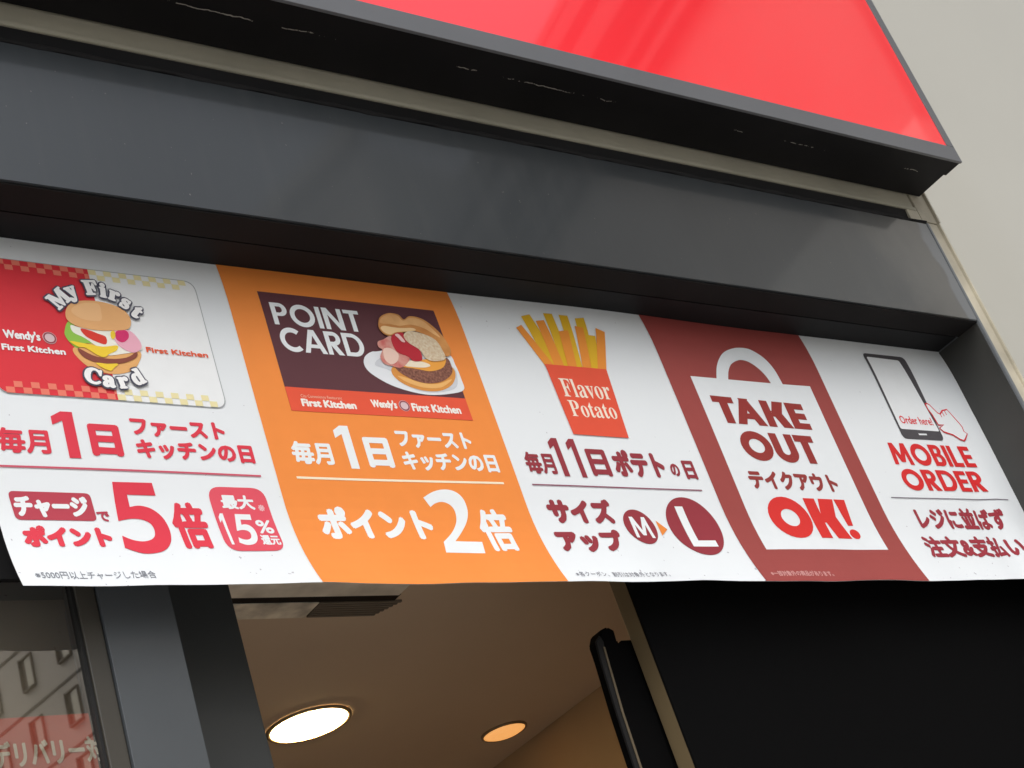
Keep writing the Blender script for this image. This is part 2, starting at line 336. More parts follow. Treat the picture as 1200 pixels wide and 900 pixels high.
CUTX = [.4562+i*.0158 for i in range(1, 81)]
banner = empty('banner', W(1.09, 0, .85), 'long printed campaign banner hanging under the dark beam', 'banner')
def place(bm, name, m, parent, lay, thick=0):
    """cut a flat bmesh (x,z in .co.x,.co.y; layer step in .co.z) along the sheet's own grid, then drape it on the sheet"""
    xs = [v.co.x for v in bm.verts]; zs = [v.co.y for v in bm.verts]
    if not xs: return None
    xa, xb, za, zb = min(xs), max(xs), min(zs), max(zs)
    for c in CUTZ:
        if za < c < zb: bmesh.ops.bisect_plane(bm, geom=bm.verts[:]+bm.edges[:]+bm.faces[:], plane_co=(0,c,0), plane_no=(0,1,0), dist=1e-7)
    for i, c in enumerate(CUTX):
        if xa < c < xb and (za < .62 or i % 2 == 0): bmesh.ops.bisect_plane(bm, geom=bm.verts[:]+bm.edges[:]+bm.faces[:], plane_co=(c,0,0), plane_no=(1,0,0), dist=1e-7)
    for v in bm.verts:
        x, z, l = v.co
        zz = z+(zwav(x)*max(0, 1-(z-ZB0)/.05) if z < ZB0+.05 else 0)
        v.co = W(x, prof(x, z)-.00014*lay-l-.0003, zz)
    me = bpy.data.meshes.new(name); bm.to_mesh(me); bm.free()
    return link(name, me, m, parent)
def print_mat(name, rgb, var=0, vs=200, col2=None, dirt=False):
    m = mat('print '+name, lin(rgb), .55, var=var, vscale=vs, spec=.35, col2=col2)
    return m
ORANGE=(243,144,66); MAROON=(158,72,68); RED=(222,58,76); DKMAR=(150,52,62); WHITE=(236,241,243); SALM=(232,88,60); BROWN=(94,54,60)
PM = {}
def pm(c):
    if c not in PM: PM[c] = print_mat('%02x%02x%02x' % c, c, var=.015, vs=30)
    return PM[c]
def poly(name, polys, col, parent, lay, label=None, m=None):
    bm = bmesh.new()
    for i, p in enumerate(polys):
        vs = [bm.verts.new((a, b, i*1.5e-6)) for a, b in p]
        try: bm.faces.new(vs)
        except ValueError: pass
    bmesh.ops.recalc_face_normals(bm, faces=bm.faces[:])
    bmesh.ops.triangulate(bm, faces=bm.faces[:])
    o = place(bm, name, m or pm(col), parent, lay)
    if label: o['label'] = label
    return o
def rounded(q, r, n=6):
    """rounded quad/rectangle from 4 corner points"""
    out = []
    for i in range(len(q)):
        a, b, c = Vector(q[i-1]), Vector(q[i]), Vector(q[(i+1) % len(q)])
        u = (a-b).normalized()*r; w = (c-b).normalized()*r
        for k in range(n+1):
            t = k/n; p = (b+u)*(1-t)**2+b*2*t*(1-t)+(b+w)*t*t; out.append(tuple(p))
    return out
def rect(x0, x1, z0, z1): return [(x0,z0),(x1,z0),(x1,z1),(x0,z1)]
def bar(a, b, w):
    a, b = Vector(a), Vector(b); n = (b-a).normalized(); n = Vector((-n.y, n.x))*w/2
    return [tuple(a+n), tuple(b+n), tuple(b-n), tuple(a-n)]
def ell(cx, cz, rx, rz, n=40, a0=0, a1=360):
    return [(cx+rx*math.cos(math.radians(a0+(a1-a0)*k/n)), cz+rz*math.sin(math.radians(a0+(a1-a0)*k/n))) for k in range(n if a1-a0 == 360 else n+1)]
def ring(cx, cz, rx, rz, w, a0=0, a1=360, n=28, w2=None):
    w2 = w if w2 is None else w2; out = []
    for k in range(n):
        qa, qb = [math.radians(a0+(a1-a0)*(k+j)/n) for j in (0, 1)]
        f = lambda q, i: (cx+(rx-i*w)*math.cos(q), cz+(rz-i*w2)*math.sin(q))
        out.append([f(qa,0), f(qb,0), f(qb,1), f(qa,1)])
    return out
def smooth(pts, n=4):
    """closed Catmull-Rom"""
    out = []; L = len(pts)
    for i in range(L):
        p0, p1, p2, p3 = [Vector(pts[(i+j-1) % L]) for j in range(4)]
        for k in range(n):
            t = k/n; out.append(tuple(.5*((2*p1)+(p2-p0)*t+(2*p0-5*p1+4*p2-p3)*t*t+(3*p1-3*p2+p3-p0)*t**3)))
    return out
# bold geometric capitals: each glyph is (advance, [polygons]) on a unit cap height
def dg(xa, xb, w, z0=0, z1=1): return [(xa,z0),(xa+w,z0),(xb+w,z1),(xb,z1)]
def glyphs(w=.23, h=.19):
    G = {}
    G['I'] = (w, [rect(0,w,0,1)])
    G['L'] = (.58, [rect(0,w,0,1), rect(w,.58,0,h)])
    G['T'] = (.68, [rect(0,.68,1-h,1), rect(.34-w/2,.34+w/2,0,1-h)])
    G['E'] = (.60, [rect(0,w,0,1), rect(w,.60,0,h), rect(w,.57,.5-h/2,.5+h/2), rect(w,.60,1-h,1)])
    G['O'] = (1.04, ring(.52,.5,.52,.515,w))
    G['C'] = (.88, ring(.52,.5,.52,.515,w,48,312))
    G['D'] = (.88, [rect(0,w,0,1), rect(w,.40,0,h), rect(w,.40,1-h,1)]+ring(.40,.5,.48,.5,w,-90,90,w2=h))
    G['P'] = (.66, [rect(0,w,0,1), rect(w,.36,1-h,1), rect(w,.36,.40,.40+h*.9)]+ring(.36,.70,.30,.30,w,-90,90,w2=h))
    G['R'] = (.72, [rect(0,w,0,1), rect(w,.37,1-h,1), rect(w,.37,.41,.41+h*.9)]+ring(.37,.705,.30,.295,w,-90,90,w2=h)+[dg(.44,.18,w*1.22,0,.43)])
    G['B'] = (.68, [rect(0,w,0,1), rect(w,.38,1-h,1), rect(w,.38,.44,.44+h*.85), rect(w,.38,0,h)]+ring(.38,.76,.25,.24,w*.95,-90,90,w2=h*.9)+ring(.38,.30,.30,.30,w,-90,90,w2=h))
    G['A'] = (.96, [dg(0,.36,w*1.05), dg(.96-w*1.05,.60-w*1.05,w*1.05), rect(.24,.72,.22,.22+h*.9)])
    G['N'] = (.84, [rect(0,w,0,1), rect(.84-w,.84,0,1), dg(.84-w*1.1,.0,w*1.1)])
    G['K'] = (.80, [rect(0,w,0,1), dg(w*.8,.80-w*1.32,w*1.32,.40,1), dg(.80-w*1.15,w*.95,w*1.25,0,.62)])
    G['U'] = (.80, [rect(0,w,.38,1), rect(.80-w,.80,.38,1)]+ring(.40,.38,.40,.395,w,180,360))
    G['M'] = (1.06, [dg(0,.10,w*.92), dg(1.06-w*.92,.96-w*.92,w*.92), dg(.53-w*.5,.10,w,.12,1), dg(.53-w*.5,.96-w,w,.12,1)])
    G['!'] = (.30, [[(.07,.34),(.21,.34),(.30,1),(.0,1)], ell(.14,.12,.13,.125,20)])
    G['1'] = (.46, [rect(.46-w*1.05,.46,0,1), [(.0,.70),(.46-w*1.05,.80),(.46-w*1.05,1),(.22,1),(.0,.88)]])
    G['5'] = (.66, [rect(.06,.62,1-h,1), [(.06,.44),(.06+w*.78,.52),(.06+w*.95,1-h),(.06,1-h)]]+ring(.30,.325,.36,.325,w,-108,128,w2=h))
    G['2'] = (.68, [rect(.0,.68,0,h), [(.02,h),(.34,h),(.66,.60),(.66-w*1.0,.66),(.42,.52)]]+ring(.33,.68,.33,.325,w,-12,158,w2=h))
    return G
G0 = glyphs(); G1 = glyphs(.185,.16); G2 = glyphs(.27,.235)
def box4(n, L, R, T, B):
    return C(n,*L)[0], C(n,*R)[0], C(n,*B)[1], C(n,*T)[1]
def caps(name, text, n, L, R, T, B, col, parent, lay, G=G0, gap=.09):
    x0, x1, z0, z1 = box4(n, L, R, T, B); cur = 0; P = []
    for k_, ch in enumerate(text):
        if text[k_-1:k_+1] == 'TA': cur -= .17
        adv, ps = G[ch]
        for p in ps: P.append([(a+cur, b) for a, b in p])
        cur += adv+gap
    cur -= gap; kx = (x1-x0)/cur; kz = z1-z0
    return poly(name, [[(x0+a*kx, z0+b*kz) for a, b in p] for p in P], col, parent, lay)
_cache = {}
def text_mesh(s):
    if s in _cache: return _cache[s]
    c = bpy.data.curves.new('t', 'FONT'); c.body = s; c.size = 1; c.resolution_u = 3; c.fill_mode = 'FRONT'
    o = bpy.data.objects.new('t', c); COL.objects.link(o)
    ev = o.evaluated_get(bpy.context.evaluated_depsgraph_get()); me = ev.to_mesh()
    V = np.array([v.co[:2] for v in me.vertices]); Fc = [tuple(p.vertices) for p in me.polygons]
    ev.to_mesh_clear(); bpy.data.objects.remove(o); bpy.data.curves.remove(c)
    _cache[s] = (V, Fc); return _cache[s]
def text_bm(s, tf, bold, rings=8):
    V, Fc = text_mesh(s); bm = bmesh.new()
    off = [(0,0)]+([(bold*math.cos(2*math.pi*k/rings), bold*math.sin(2*math.pi*k/rings)) for k in range(rings)] if bold else [])
    for i, (dx, dz) in enumerate(off):
        vs = [bm.verts.new((*((lambda q: (q[0]+dx, q[1]+dz))(tf(v))), i*5e-6)) for v in V]
        for f in Fc:
            try: bm.faces.new([vs[j] for j in f])
            except ValueError: pass
    return bm
def text(name, s, n, L, R, T, B, col, parent, lay, bold=.0012):
    bold *= .62
    x0, x1, z0, z1 = box4(n, L, R, T, B); V, _ = text_mesh(s)
    a, b = V.min(0), V.max(0); x0 += bold; x1 -= bold; z0 += bold; z1 -= bold
    tf = lambda v: (x0+(v[0]-a[0])/(b[0]-a[0])*(x1-x0), z0+(v[1]-a[1])/max(1e-6, b[1]-a[1])*(z1-z0))
    return place(text_bm(s, tf, bold, 36 if bold > .002 else 8), name, pm(col), parent, lay)

# --- the vinyl sheet (front and back face, hemmed edges)
def sheet_mat():
    m = mat('white banner vinyl', lin((233,238,241)), .45, spec=.35); t = m.node_tree; p = t.nodes['Principled BSDF']
    tc = t.nodes.new('ShaderNodeTexCoord'); n = t.nodes.new('ShaderNodeTexNoise'); n.inputs['Scale'].default_value = 85; n.inputs['Detail'].default_value = 2
    t.links.new(tc.outputs['Object'], n.inputs['Vector'])
    big = t.nodes.new('ShaderNodeTexNoise'); big.inputs['Scale'].default_value = 5; t.links.new(tc.outputs['Object'], big.inputs['Vector'])
    sx = t.nodes.new('ShaderNodeSeparateXYZ'); t.links.new(tc.outputs['Object'], sx.inputs[0])
    low = t.nodes.new('ShaderNodeMapRange'); t.links.new(sx.outputs[2], low.inputs[0]); low.inputs[1].default_value = CZ+.60*S; low.inputs[2].default_value = CZ+.53*S; low.inputs[3].default_value=0; low.inputs[4].default_value=.055
    a = t.nodes.new('ShaderNodeMath'); a.operation = 'SUBTRACT'; a.inputs[0].default_value = .775; t.links.new(low.outputs[0], a.inputs[1])
    b = t.nodes.new('ShaderNodeMath'); b.operation = 'GREATER_THAN'; t.links.new(n.outputs[0], b.inputs[0]); t.links.new(a.outputs[0], b.inputs[1])
    x = t.nodes.new('ShaderNodeMix'); x.data_type = 'RGBA'; t.links.new(b.outputs[0], x.inputs[0])
    x.inputs[6].default_value = (*lin((233,238,241)),1); x.inputs[7].default_value = (.50,.50,.54,1); t.links.new(x.outputs[2], p.inputs['Base Color'])
    p.inputs['Transmission Weight'].default_value = 0
    return m
bm = bmesh.new()
gx = [X0B]+CUTX+[X1B]; gx = [g for g in gx if g <= X1B]; gz = [ZB0]+CUTZ+[ZB1]
grid = {}
for side in (0, 1):
    for i, x in enumerate(gx):
        for j, z in enumerate(gz):
            zz = z+(zwav(x)*max(0, 1-(z-ZB0)/.05) if z < ZB0+.05 else 0)
            grid[side,i,j] = bm.verts.new(W(x, prof(x,z)+side*.0004, zz))
for side in (0, 1):
    for i in range(len(gx)-1):
        for j in range(len(gz)-1):
            bm.faces.new([grid[side,i,j], grid[side,i+1,j], grid[side,i+1,j+1], grid[side,i,j+1]])
for i in range(len(gx)-1):
    for j in (0, len(gz)-1): bm.faces.new([grid[0,i,j], grid[0,i+1,j], grid[1,i+1,j], grid[1,i,j]])
for j in range(len(gz)-1):
    for i in (0, len(gx)-1): bm.faces.new([grid[0,i,j], grid[0,i,j+1], grid[1,i,j+1], grid[1,i,j]])
bmesh.ops.recalc_face_normals(bm, faces=bm.faces[:])
for f in bm.faces: f.smooth = True
me = bpy.data.meshes.new('vinyl_sheet'); bm.to_mesh(me); bm.free(); me.set_sharp_from_angle(angle=1.0); sheet_o = link('vinyl_sheet', me, sheet_mat(), banner)

B1, B2, B3, B4 = .6985, .9510, 1.2040, 1.4590
EZ0, EZ1 = ZB0+.0001, ZB1
p2 = poly('printed_panel', [rect(B1,B2,EZ0,EZ1)], ORANGE, banner, 1, 'orange panel')
p4 = poly('printed_panel', [rect(B3,B4,EZ0,EZ1)], MAROON, banner, 1, 'maroon panel')

# --- panel 1: membership card and fivefold points
def xy(o): return o
card_r, card_t, card_b = C(1,868,480)[0], C(1,600,193)[1], C(1,700,719)[1]
div = .5*(C(1,360,178)[0]+C(1,492,705)[0])
card_l = max(X0B+.0006, 2*div-card_r)
r_ = .011
pc = poly('printed_card', [rounded([(card_l-.0006,card_b-.0009),(card_r+.0009,card_b-.0009),(card_r+.0009,card_t+.0009),(card_l-.0006,card_t+.0009)], r_)], (170,175,178), banner, 1, 'half red half white membership card picture')
poly('card_white_half', [rounded([(card_l,card_b),(card_r,card_b),(card_r,card_t),(card_l,card_t)], r_)], (240,243,244), pc, 2)
poly('card_red_half', [[(div,card_t),(div,card_b)]+rounded([(div,card_b),(card_l,card_b),(card_l,card_t),(div,card_t)], r_)[7:21]], (224,54,64), pc, 3)
cw = (card_t-card_b)*.042
def checks(x0, x1, zt, up):
    out = []; k = 0; x = x0
    while x < x1-.0005:
        for row in range(2):
            if (k+row) % 2 == 0:
                za = zt-(row+1)*cw if up else zt+row*cw
                out.append(rect(x, min(x+cw*1.25, x1), za, za+cw))
        x += cw*1.25; k += 1
    return out
poly('card_checks', checks(card_l+.004, div, card_t, True)+checks(card_l+.006, div, card_b, False), (238,128,108), pc, 4)['kind'] = 'stuff'
poly('card_checks', checks(div, card_r-.008, card_t, True)+checks(div, card_r-.008, card_b, False), (238,228,176), pc, 4)['kind'] = 'stuff'
bg1 = poly('burger_picture', [smooth([C(1,*q) for q in [(300,490),(330,540),(390,580),(470,597),(540,585),(572,550),(578,505),(500,480),(380,470)]])], (236,178,112), pc, 5)
def part9(n, name, pts, col, lay, parent, m=None, sm=4): return poly(name, [smooth([C(n,*q) for q in pts], sm)], col, parent, lay, m=m)
part9(1, 'lettuce', [(265,420),(275,385),(300,378),(320,420),(400,445),(440,455),(430,475),(350,470),(320,490),(290,470),(268,440)], (150,200,80), 6, bg1)
part9(1, 'egg', [(290,395),(330,405),(420,415),(500,420),(575,470),(580,500),(500,515),(440,520),(420,500),(350,450),(300,425)], (244,244,232), 7, bg1)
part9(1, 'tomato', [(330,410),(370,418),(400,430),(435,445),(435,475),(390,462),(350,440)], (222,62,50), 8, bg1)
part9(1, 'ham', [(470,420),(530,418),(570,455),(582,490),(550,510),(500,490),(470,455)], (240,178,196), 9, bg1)
part9(1, 'sauce_spot', [(475,425),(500,415),(525,425),(528,450),(505,468),(478,455)], (215,50,110), 10, bg1)
part9(1, 'sauce_spot', [(455,425),(468,420),(475,440),(465,455),(455,445)], (240,205,60), 10, bg1)
part9(1, 'patty', [(320,490),(380,520),(450,535),(520,530),(562,508),(560,530),(510,552),(440,556),(380,545),(335,520)], (140,76,62), 8, bg1)
part9(1, 'cheese', [(285,462),(340,470),(420,485),(480,480),(480,500),(450,515),(430,528),(400,520),(350,490),(320,485)], (248,212,60), 9, bg1)
part9(1, 'cheese', [(395,552),(440,556),(485,556),(470,572),(455,585),(420,572)], (248,212,60), 9, bg1)
bun1 = part9(1, 'bun_top', [(268,340),(285,310),(330,296),(400,298),(470,315),(520,345),(538,380),(530,410),(490,418),(400,418),(320,402),(275,375)], (234,178,120), 10, bg1)
poly('bun_highlight', [smooth([C(1,*q) for q in [(290,335),(330,308),(400,308),(415,345),(410,380),(330,370)]])], (240,190,136), bun1, 11)
def arc_letters(items, size, parent, lay):
    for ch, (px, py), rot in items:
        cx, cz = C(1, px, py); V, _ = text_mesh(ch); a, b = V.min(0), V.max(0); mid = (a+b)/2; ca, sa = math.cos(math.radians(rot)), math.sin(math.radians(rot))
        tf = lambda v: (cx+((v[0]-mid[0])*ca-(v[1]-mid[1])*sa)*size, cz+((v[0]-mid[0])*sa+(v[1]-mid[1])*ca)*size)
        bo = place(text_bm(ch, tf, .0023, 12), 'letter_outline', pm((78,78,96)), parent, lay)
        place(text_bm(ch, tf, .0009), 'letter', pm((246,246,246)), parent, lay+3)
FB = lambda s: ''.join(chr(0x1D400+ord(c)-65) if 'A' <= c <= 'Z' else chr(0x1D41A+ord(c)-97) if 'a' <= c <= 'z' else c for c in s)
arc_letters([(FB('M'),(238,288),44),(FB('y'),(297,270),24),(FB('F'),(370,243),8),(FB('i'),(420,254),-6),(FB('r'),(467,278),-18),(FB('s'),(513,310),-32),(FB('t'),(563,345),-42),
             (FB('C'),(380,608),-16),(FB('a'),(446,632),-4),(FB('r'),(506,636),8),(FB('d'),(562,612),22)], .0205, pc, 12)
text('lettering', "Wendy's", 1, (12,440),(165,448),(60,415),(130,468), (246,246,246), pc, 6, .0007)
def emblem(n, c, r, parent, lay, col=(200,60,60)):
    x, z = C(n,*c); poly('round_emblem', [ell(x,z,r,r,24)], (222,196,200), parent, lay); poly('round_emblem', ring(x,z,r*.92,r*.92,r*.22), col, parent, lay+1)
emblem(1, (203,448), .0058, pc, 6, (150,70,80))
text('lettering', 'First Kitchen', 1, (5,488),(268,502),(60,475),(200,513), (246,246,246), pc, 6, .0006)
text('lettering', 'First Kitchen', 1, (603,500),(856,515),(640,488),(780,523), (232,96,62), pc, 6, .0005)
b_ = .0017
text('lettering', '毎月', 2, (-14,190),(193,190),(150,143),(150,240), RED, banner, 1, .0013)
caps('lettering', '1', 2, (200,110),(316,250),(240,75),(290,257), RED, banner, 1, gap=0)
text('lettering', '日', 2, (350,187),(473,190),(400,125),(430,250), RED, banner, 1, .0030)
text('lettering', 'ファースト', 2, (506,120),(878,160),(540,98),(545,170), RED, banner, 1, .0015)
text('lettering', 'キッチンの日', 2, (535,230),(990,245),(960,207),(960,278), RED, banner, 1, .0015)
def rule(n, a, b, th, col, xa=None):
    pa, pb = C(n,*a), C(n,*b); x0 = pa[0] if xa is None else xa; z = (pa[1]+pb[1])/2
    poly('rule', [rect(x0, pb[0], z-th/2, z+th/2)], col, banner, 2.5)
rule(2, (0,288), (1018,327), .0017, (205,90,110), X0B+.003)
bx = poly('text_box', [rounded([C(2,28,385),C(2,62,498),C(2,380,503),C(2,350,395)], .0045)], (184,64,80), banner, 1)
text('lettering', 'チャージ', 2, (52,440),(345,450),(200,405),(200,490), WHITE, bx, 2, .0019)
text('lettering', 'で', 2, (377,480),(428,488),(400,465),(405,505), (180,60,80), banner, 1, .0008)
text('lettering', 'ポイント', 2, (90,570),(440,575),(150,520),(160,604), RED, banner, 1, .0025)
def cat(pts, n=5):
    e = [pts[0]]+list(pts)+[pts[-1]]; out = []
    for i in range(1, len(e)-2):
        p0, p1, p2_, p3 = [Vector(e[i+j]) for j in (-1,0,1,2)]
        for k in range(n):
            t = k/n; out.append(tuple(.5*((2*p1)+(p2_-p0)*t+(2*p0-5*p1+4*p2_-p3)*t*t+(3*p1-3*p2_+p3-p0)*t**3)))
    return out+[pts[-1]]
def numeral(n, pts, col, parent, lay):
    """closed outline; points with a third value are sharp corners, runs between them are smoothed"""
    ks = [i for i, p in enumerate(pts) if len(p) == 3]; pts = pts[ks[0]:]+pts[:ks[0]]+[pts[ks[0]]]; out = []; run = [pts[0][:2]]
    for p in pts[1:]:
        run.append(p[:2])
        if len(p) == 3:
            out += (cat(run) if len(run) > 2 else run)[:-1]; run = [p[:2]]
    poly('lettering', [[C(n,*p) for p in out]], col, parent, lay)
FIVE = [(437,350,1),(592,354,1),(607,404,1),(495,400,1),(506,448,1),(545,443),(592,456),(635,490),(662,538),(667,582),(648,613),(610,627),(555,628),(487,607,1),(476,560,1),(520,577),(565,582),(598,570),(604,545),(590,516),(556,498),(510,494),(462,503,1)]
numeral(2, FIVE, RED, banner, 1)
text('lettering', '倍', 2, (668,500),(845,600),(740,430),(740,610), RED, banner, 1, .0026)
bd2 = poly('badge', [rounded([C(2,805,368),C(2,893,619),C(2,1121,620),C(2,1027,375)], .012)], (226,84,100), banner, 1)
text('lettering', '最大', 2, (862,430),(992,437),(925,402),(930,458), WHITE, bd2, 2, .0010)
text('lettering', '※', 2, (1007,450),(1032,452),(1020,440),(1020,465), (240,190,195), bd2, 2, .0003)
caps('lettering', '1', 2, (853,490),(912,585),(880,474),(900,594), WHITE, bd2, 2, gap=0)
numeral(2, [tuple([915+(p[0]-437)*.39, 476+(p[1]-350)*.432]+list(p[2:])) for p in FIVE], WHITE, bd2, 2)
text('lettering', '%', 2, (1003,530),(1068,535),(1035,500),(1040,552), WHITE, bd2, 2, .0008)
text('lettering', '還元', 2, (1020,577),(1092,577),(1055,558),(1060,597), WHITE, bd2, 2, .0006)
text('lettering', '※5000円以上チャージした場合', 2, (135,712),(608,712),(370,697),(370,726), (120,124,134), banner, 1, 0)

# --- panel 2: point card
q2 = [C(3,138,78), C(3,293,570), C(3,1035,612), C(3,875,155)]
xa = (q2[0][0]+q2[1][0])/2; xb = (q2[2][0]+q2[3][0])/2; za = (q2[1][1]+q2[2][1])/2; zb = (q2[0][1]+q2[3][1])/2
zs = (C(3,265,472)[1]+C(3,1005,520)[1])/2
k2 = poly('printed_card', [rect(xa,xb,za,zb)], BROWN, banner, 2, 'brown point card picture with a burger on a plate')
poly('card_strip', [rect(xa,xb,za,zs)], SALM, k2, 3)
caps('lettering', 'POINT', 3, (205,168),(575,215),(190,122),(224,214), WHITE, k2, 4, G=glyphs(.20,.17), gap=.10)
caps('lettering', 'CARD', 3, (240,275),(586,310),(425,243),(460,340), WHITE, k2, 4, G=glyphs(.20,.17), gap=.05)
pl = part9(9, 'plate', [(30,505),(40,465),(80,438),(130,434),(300,400),(545,450),(598,520),(636,610),(650,676),(560,700),(440,706),(320,685),(200,645),(100,590),(50,548)], (232,236,240), 4, k2)
part9(9, 'plate_shade', [(100,520),(200,560),(300,650),(440,690),(590,670),(610,600),(560,520),(300,460),(150,470)], (208,212,218), 5, k2)
bg2 = part9(9, 'burger_picture', [(203,540),(215,590),(290,645),(400,680),(500,682),(570,650),(597,600),(590,550),(540,520),(400,520),(260,520)], (222,150,72), 6, k2)
part9(9, 'bun_highlight', [(240,590),(300,630),(400,662),(500,664),(560,630),(570,610),(480,640),(380,630),(290,600)], (240,184,110), 7, bg2)
m_pat = print_mat('patty', (120,74,60), var=.35, vs=220, col2=lin((160,108,90)))
m_sauce = print_mat('tartar', (238,226,200), var=.1, vs=190, col2=lin((206,176,140)))
m_bac = print_mat('bacon', (234,188,172), var=.1, vs=45, col2=lin((204,104,98)))
m_bun = print_mat('toasted bun', (214,150,90), var=.1, vs=16, col2=lin((240,192,132)))
m_bun2 = print_mat('bun crust', (196,124,62), var=.12, vs=22, col2=lin((228,164,96)))
part9(9, 'patty', [(222,533),(255,570),(340,615),(430,636),(520,622),(577,570),(562,500),(535,478),(500,510),(400,520),(280,520),(235,525)], None, 8, bg2, m_pat)
part9(9, 'cheese', [(272,532),(290,502),(380,490),(470,485),(532,480),(532,520),(505,547),(440,562),(370,550),(320,542)], (240,166,70), 9, bg2)
part9(9, 'egg', [(285,528),(305,500),(360,498),(420,512),(440,530),(400,540),(330,536)], (246,232,206), 10, bg2)
part9(9, 'bacon', [(114,380),(150,365),(195,345),(240,400),(290,450),(312,490),(262,540),(200,530),(150,512),(130,470),(142,430),(118,412)], None, 11, bg2, m_bac)
part9(9, 'bacon', [(150,425),(190,420),(240,455),(235,500),(200,520),(165,500),(150,465)], (240,206,190), 12, bg2)
part9(9, 'ketchup', [(196,370),(213,332),(268,325),(290,370),(350,410),(382,450),(386,495),(335,500),(300,472),(232,442)], (186,40,54), 13, bg2)
part9(9, 'tartar_sauce', [(275,335),(310,315),(400,335),(470,370),(512,430),(532,488),(460,502),(410,482),(370,430),(310,392),(280,362)], None, 14, bg2, m_sauce)
part9(9, 'ketchup_shine', [(218,338),(240,334),(268,362),(282,384),(262,382),(240,360)], (236,196,192), 15, bg2)
part9(9, 'bun_top', [(117,262),(130,225),(180,203),(240,212),(275,242),(310,222),(380,235),(450,280),(520,350),(566,430),(560,466),(530,465),(495,405),(430,350),(345,315),(270,322),(230,325),(190,343),(150,330),(122,297)], None, 12, bg2, m_bun2)
part9(9, 'bun_highlight', [(124,258),(140,228),(185,210),(236,220),(270,250),(312,232),(378,245),(440,290),(500,352),(470,340),(400,298),(320,275),(250,282),(190,272),(150,270)], None, 13, bg2, m_bun)
part9(9, 'bun_inside', [(150,282),(200,290),(260,296),(330,296),(345,312),(270,318),(225,322),(190,336),(152,322),(130,295)], (240,204,152), 13, bg2)
text('lettering', 'City Convenience Restaurant', 3, (325,512),(495,522),(400,508),(400,524), (244,196,170), k2, 4, 0)
text('lettering', 'First Kitchen', 3, (328,540),(553,548),(345,522),(450,560), (246,240,232), k2, 4, .0009)
text('lettering', "Wendy's", 3, (618,550),(724,556),(640,525),(690,570), (246,240,232), k2, 4, .0008)
emblem(3, (753,551), .0058, k2, 4, (150,70,80))
text('lettering', 'First Kitchen', 3, (784,558),(985,568),(800,541),(900,580), (246,240,232), k2, 4, .0008)
text('lettering', '毎月', 4, (140,175),(300,185),(240,128),(240,216), WHITE, p2, 2, .0015)
caps('lettering', '1', 4, (302,92),(403,225),(350,65),(380,232), WHITE, p2, 2, gap=0)
text('lettering', '日', 4, (427,165),(527,170),(460,110),(480,228), WHITE, p2, 2, .0028)
text('lettering', 'ファースト', 4, (545,110),(842,135),(575,80),(590,150), WHITE, p2, 2, .0014)
text('lettering', 'キッチンの日', 4, (575,208),(943,215),(905,177),(915,247), WHITE, p2, 2, .0014)
rule(4, (157,265), (967,290), .0022, (250,236,206))
text('lettering', 'ポイント', 4, (247,450),(695,470),(330,380),(300,507), WHITE, p2, 2, .0031)
numeral(4, [(652,345,1),(690,322),(735,313),(776,322),(808,350),(825,395),(822,438),(802,480),(778,515,1),(882,518,1),(895,563,1),(742,560,1),(732,518,1),(765,480),(781,440),(776,400),(757,374),(728,362),(700,367),(680,382,1)], WHITE, p2, 2)
text('lettering', '倍', 4, (880,480),(1037,545),(930,390),(970,554), WHITE, p2, 2, .0025)

# --- panel 3: fries and size up
FO, FY = (240,150,58), (230,182,40)
fr3 = poly('fries_picture', [[C(5,248,373),C(5,392,725),C(5,670,745),C(5,557,400)]], (230,86,60), banner, 4, 'red box of fries picture')
def stick(pts, col, lay): poly('fry', [[C(5,*q) for q in pts]], col, fr3, lay)
stick([(130,132),(172,123),(280,300),(310,385),(265,383)], FY, 1)
stick([(105,190),(130,176),(300,385),(252,382)], FO, 2)
stick([(240,117),(284,120),(385,390),(340,388)], FY, 1)
stick([(203,156),(244,152),(350,390),(300,386)], FO, 2)
stick([(318,125),(362,130),(440,395),(395,395)], FY, 1)
stick([(318,208),(365,203),(412,395),(368,395)], FO, 3)
stick([(400,143),(444,140),(466,210),(500,400),(450,400)], FY, 1)
stick([(398,182),(440,190),(485,400),(440,398)], FO, 3)
stick([(455,225),(502,232),(530,402),(488,402)], FY, 2)
stick([(503,192),(549,212),(558,402),(515,400)], FO, 3)
text('lettering', FB('Flavor'), 5, (330,488),(578,522),(385,450),(400,541), (248,232,214), fr3, 5, 0)
text('lettering', FB('Potato'), 5, (372,590),(608,622),(372,555),(400,637), (248,232,214), fr3, 5, 0)
text('lettering', '毎月', 6, (108,180),(258,190),(180,130),(200,238), DKMAR, banner, 1, .0014)
caps('lettering', '1', 6, (222,85),(335,250),(280,60),(320,250), DKMAR, banner, 1, gap=0)
caps('lettering', '1', 6, (310,85),(422,255),(360,64),(400,256), DKMAR, banner, 1, gap=0)
text('lettering', '日', 6, (424,170),(523,175),(450,114),(490,250), DKMAR, banner, 1, .0026)
text('lettering', 'ポテト', 6, (548,180),(812,215),(600,117),(600,252), DKMAR, banner, 1, .0028)
text('lettering', 'の', 6, (838,218),(884,222),(860,187),(866,250), DKMAR, banner, 1, .0012)
text('lettering', '日', 6, (904,215),(962,220),(920,172),(945,266), DKMAR, banner, 1, .0018)
rule(6, (143,293), (995,320), .0013, (140,80,100))
text('lettering', 'サイズ', 6, (212,400),(552,440),(250,358),(280,487), DKMAR, banner, 1, .0031)
text('lettering', 'アップ', 6, (262,560),(604,580),(300,517),(330,632), DKMAR, banner, 1, .0031)
mc = C(6,687,505); lc = C(6,958,505)
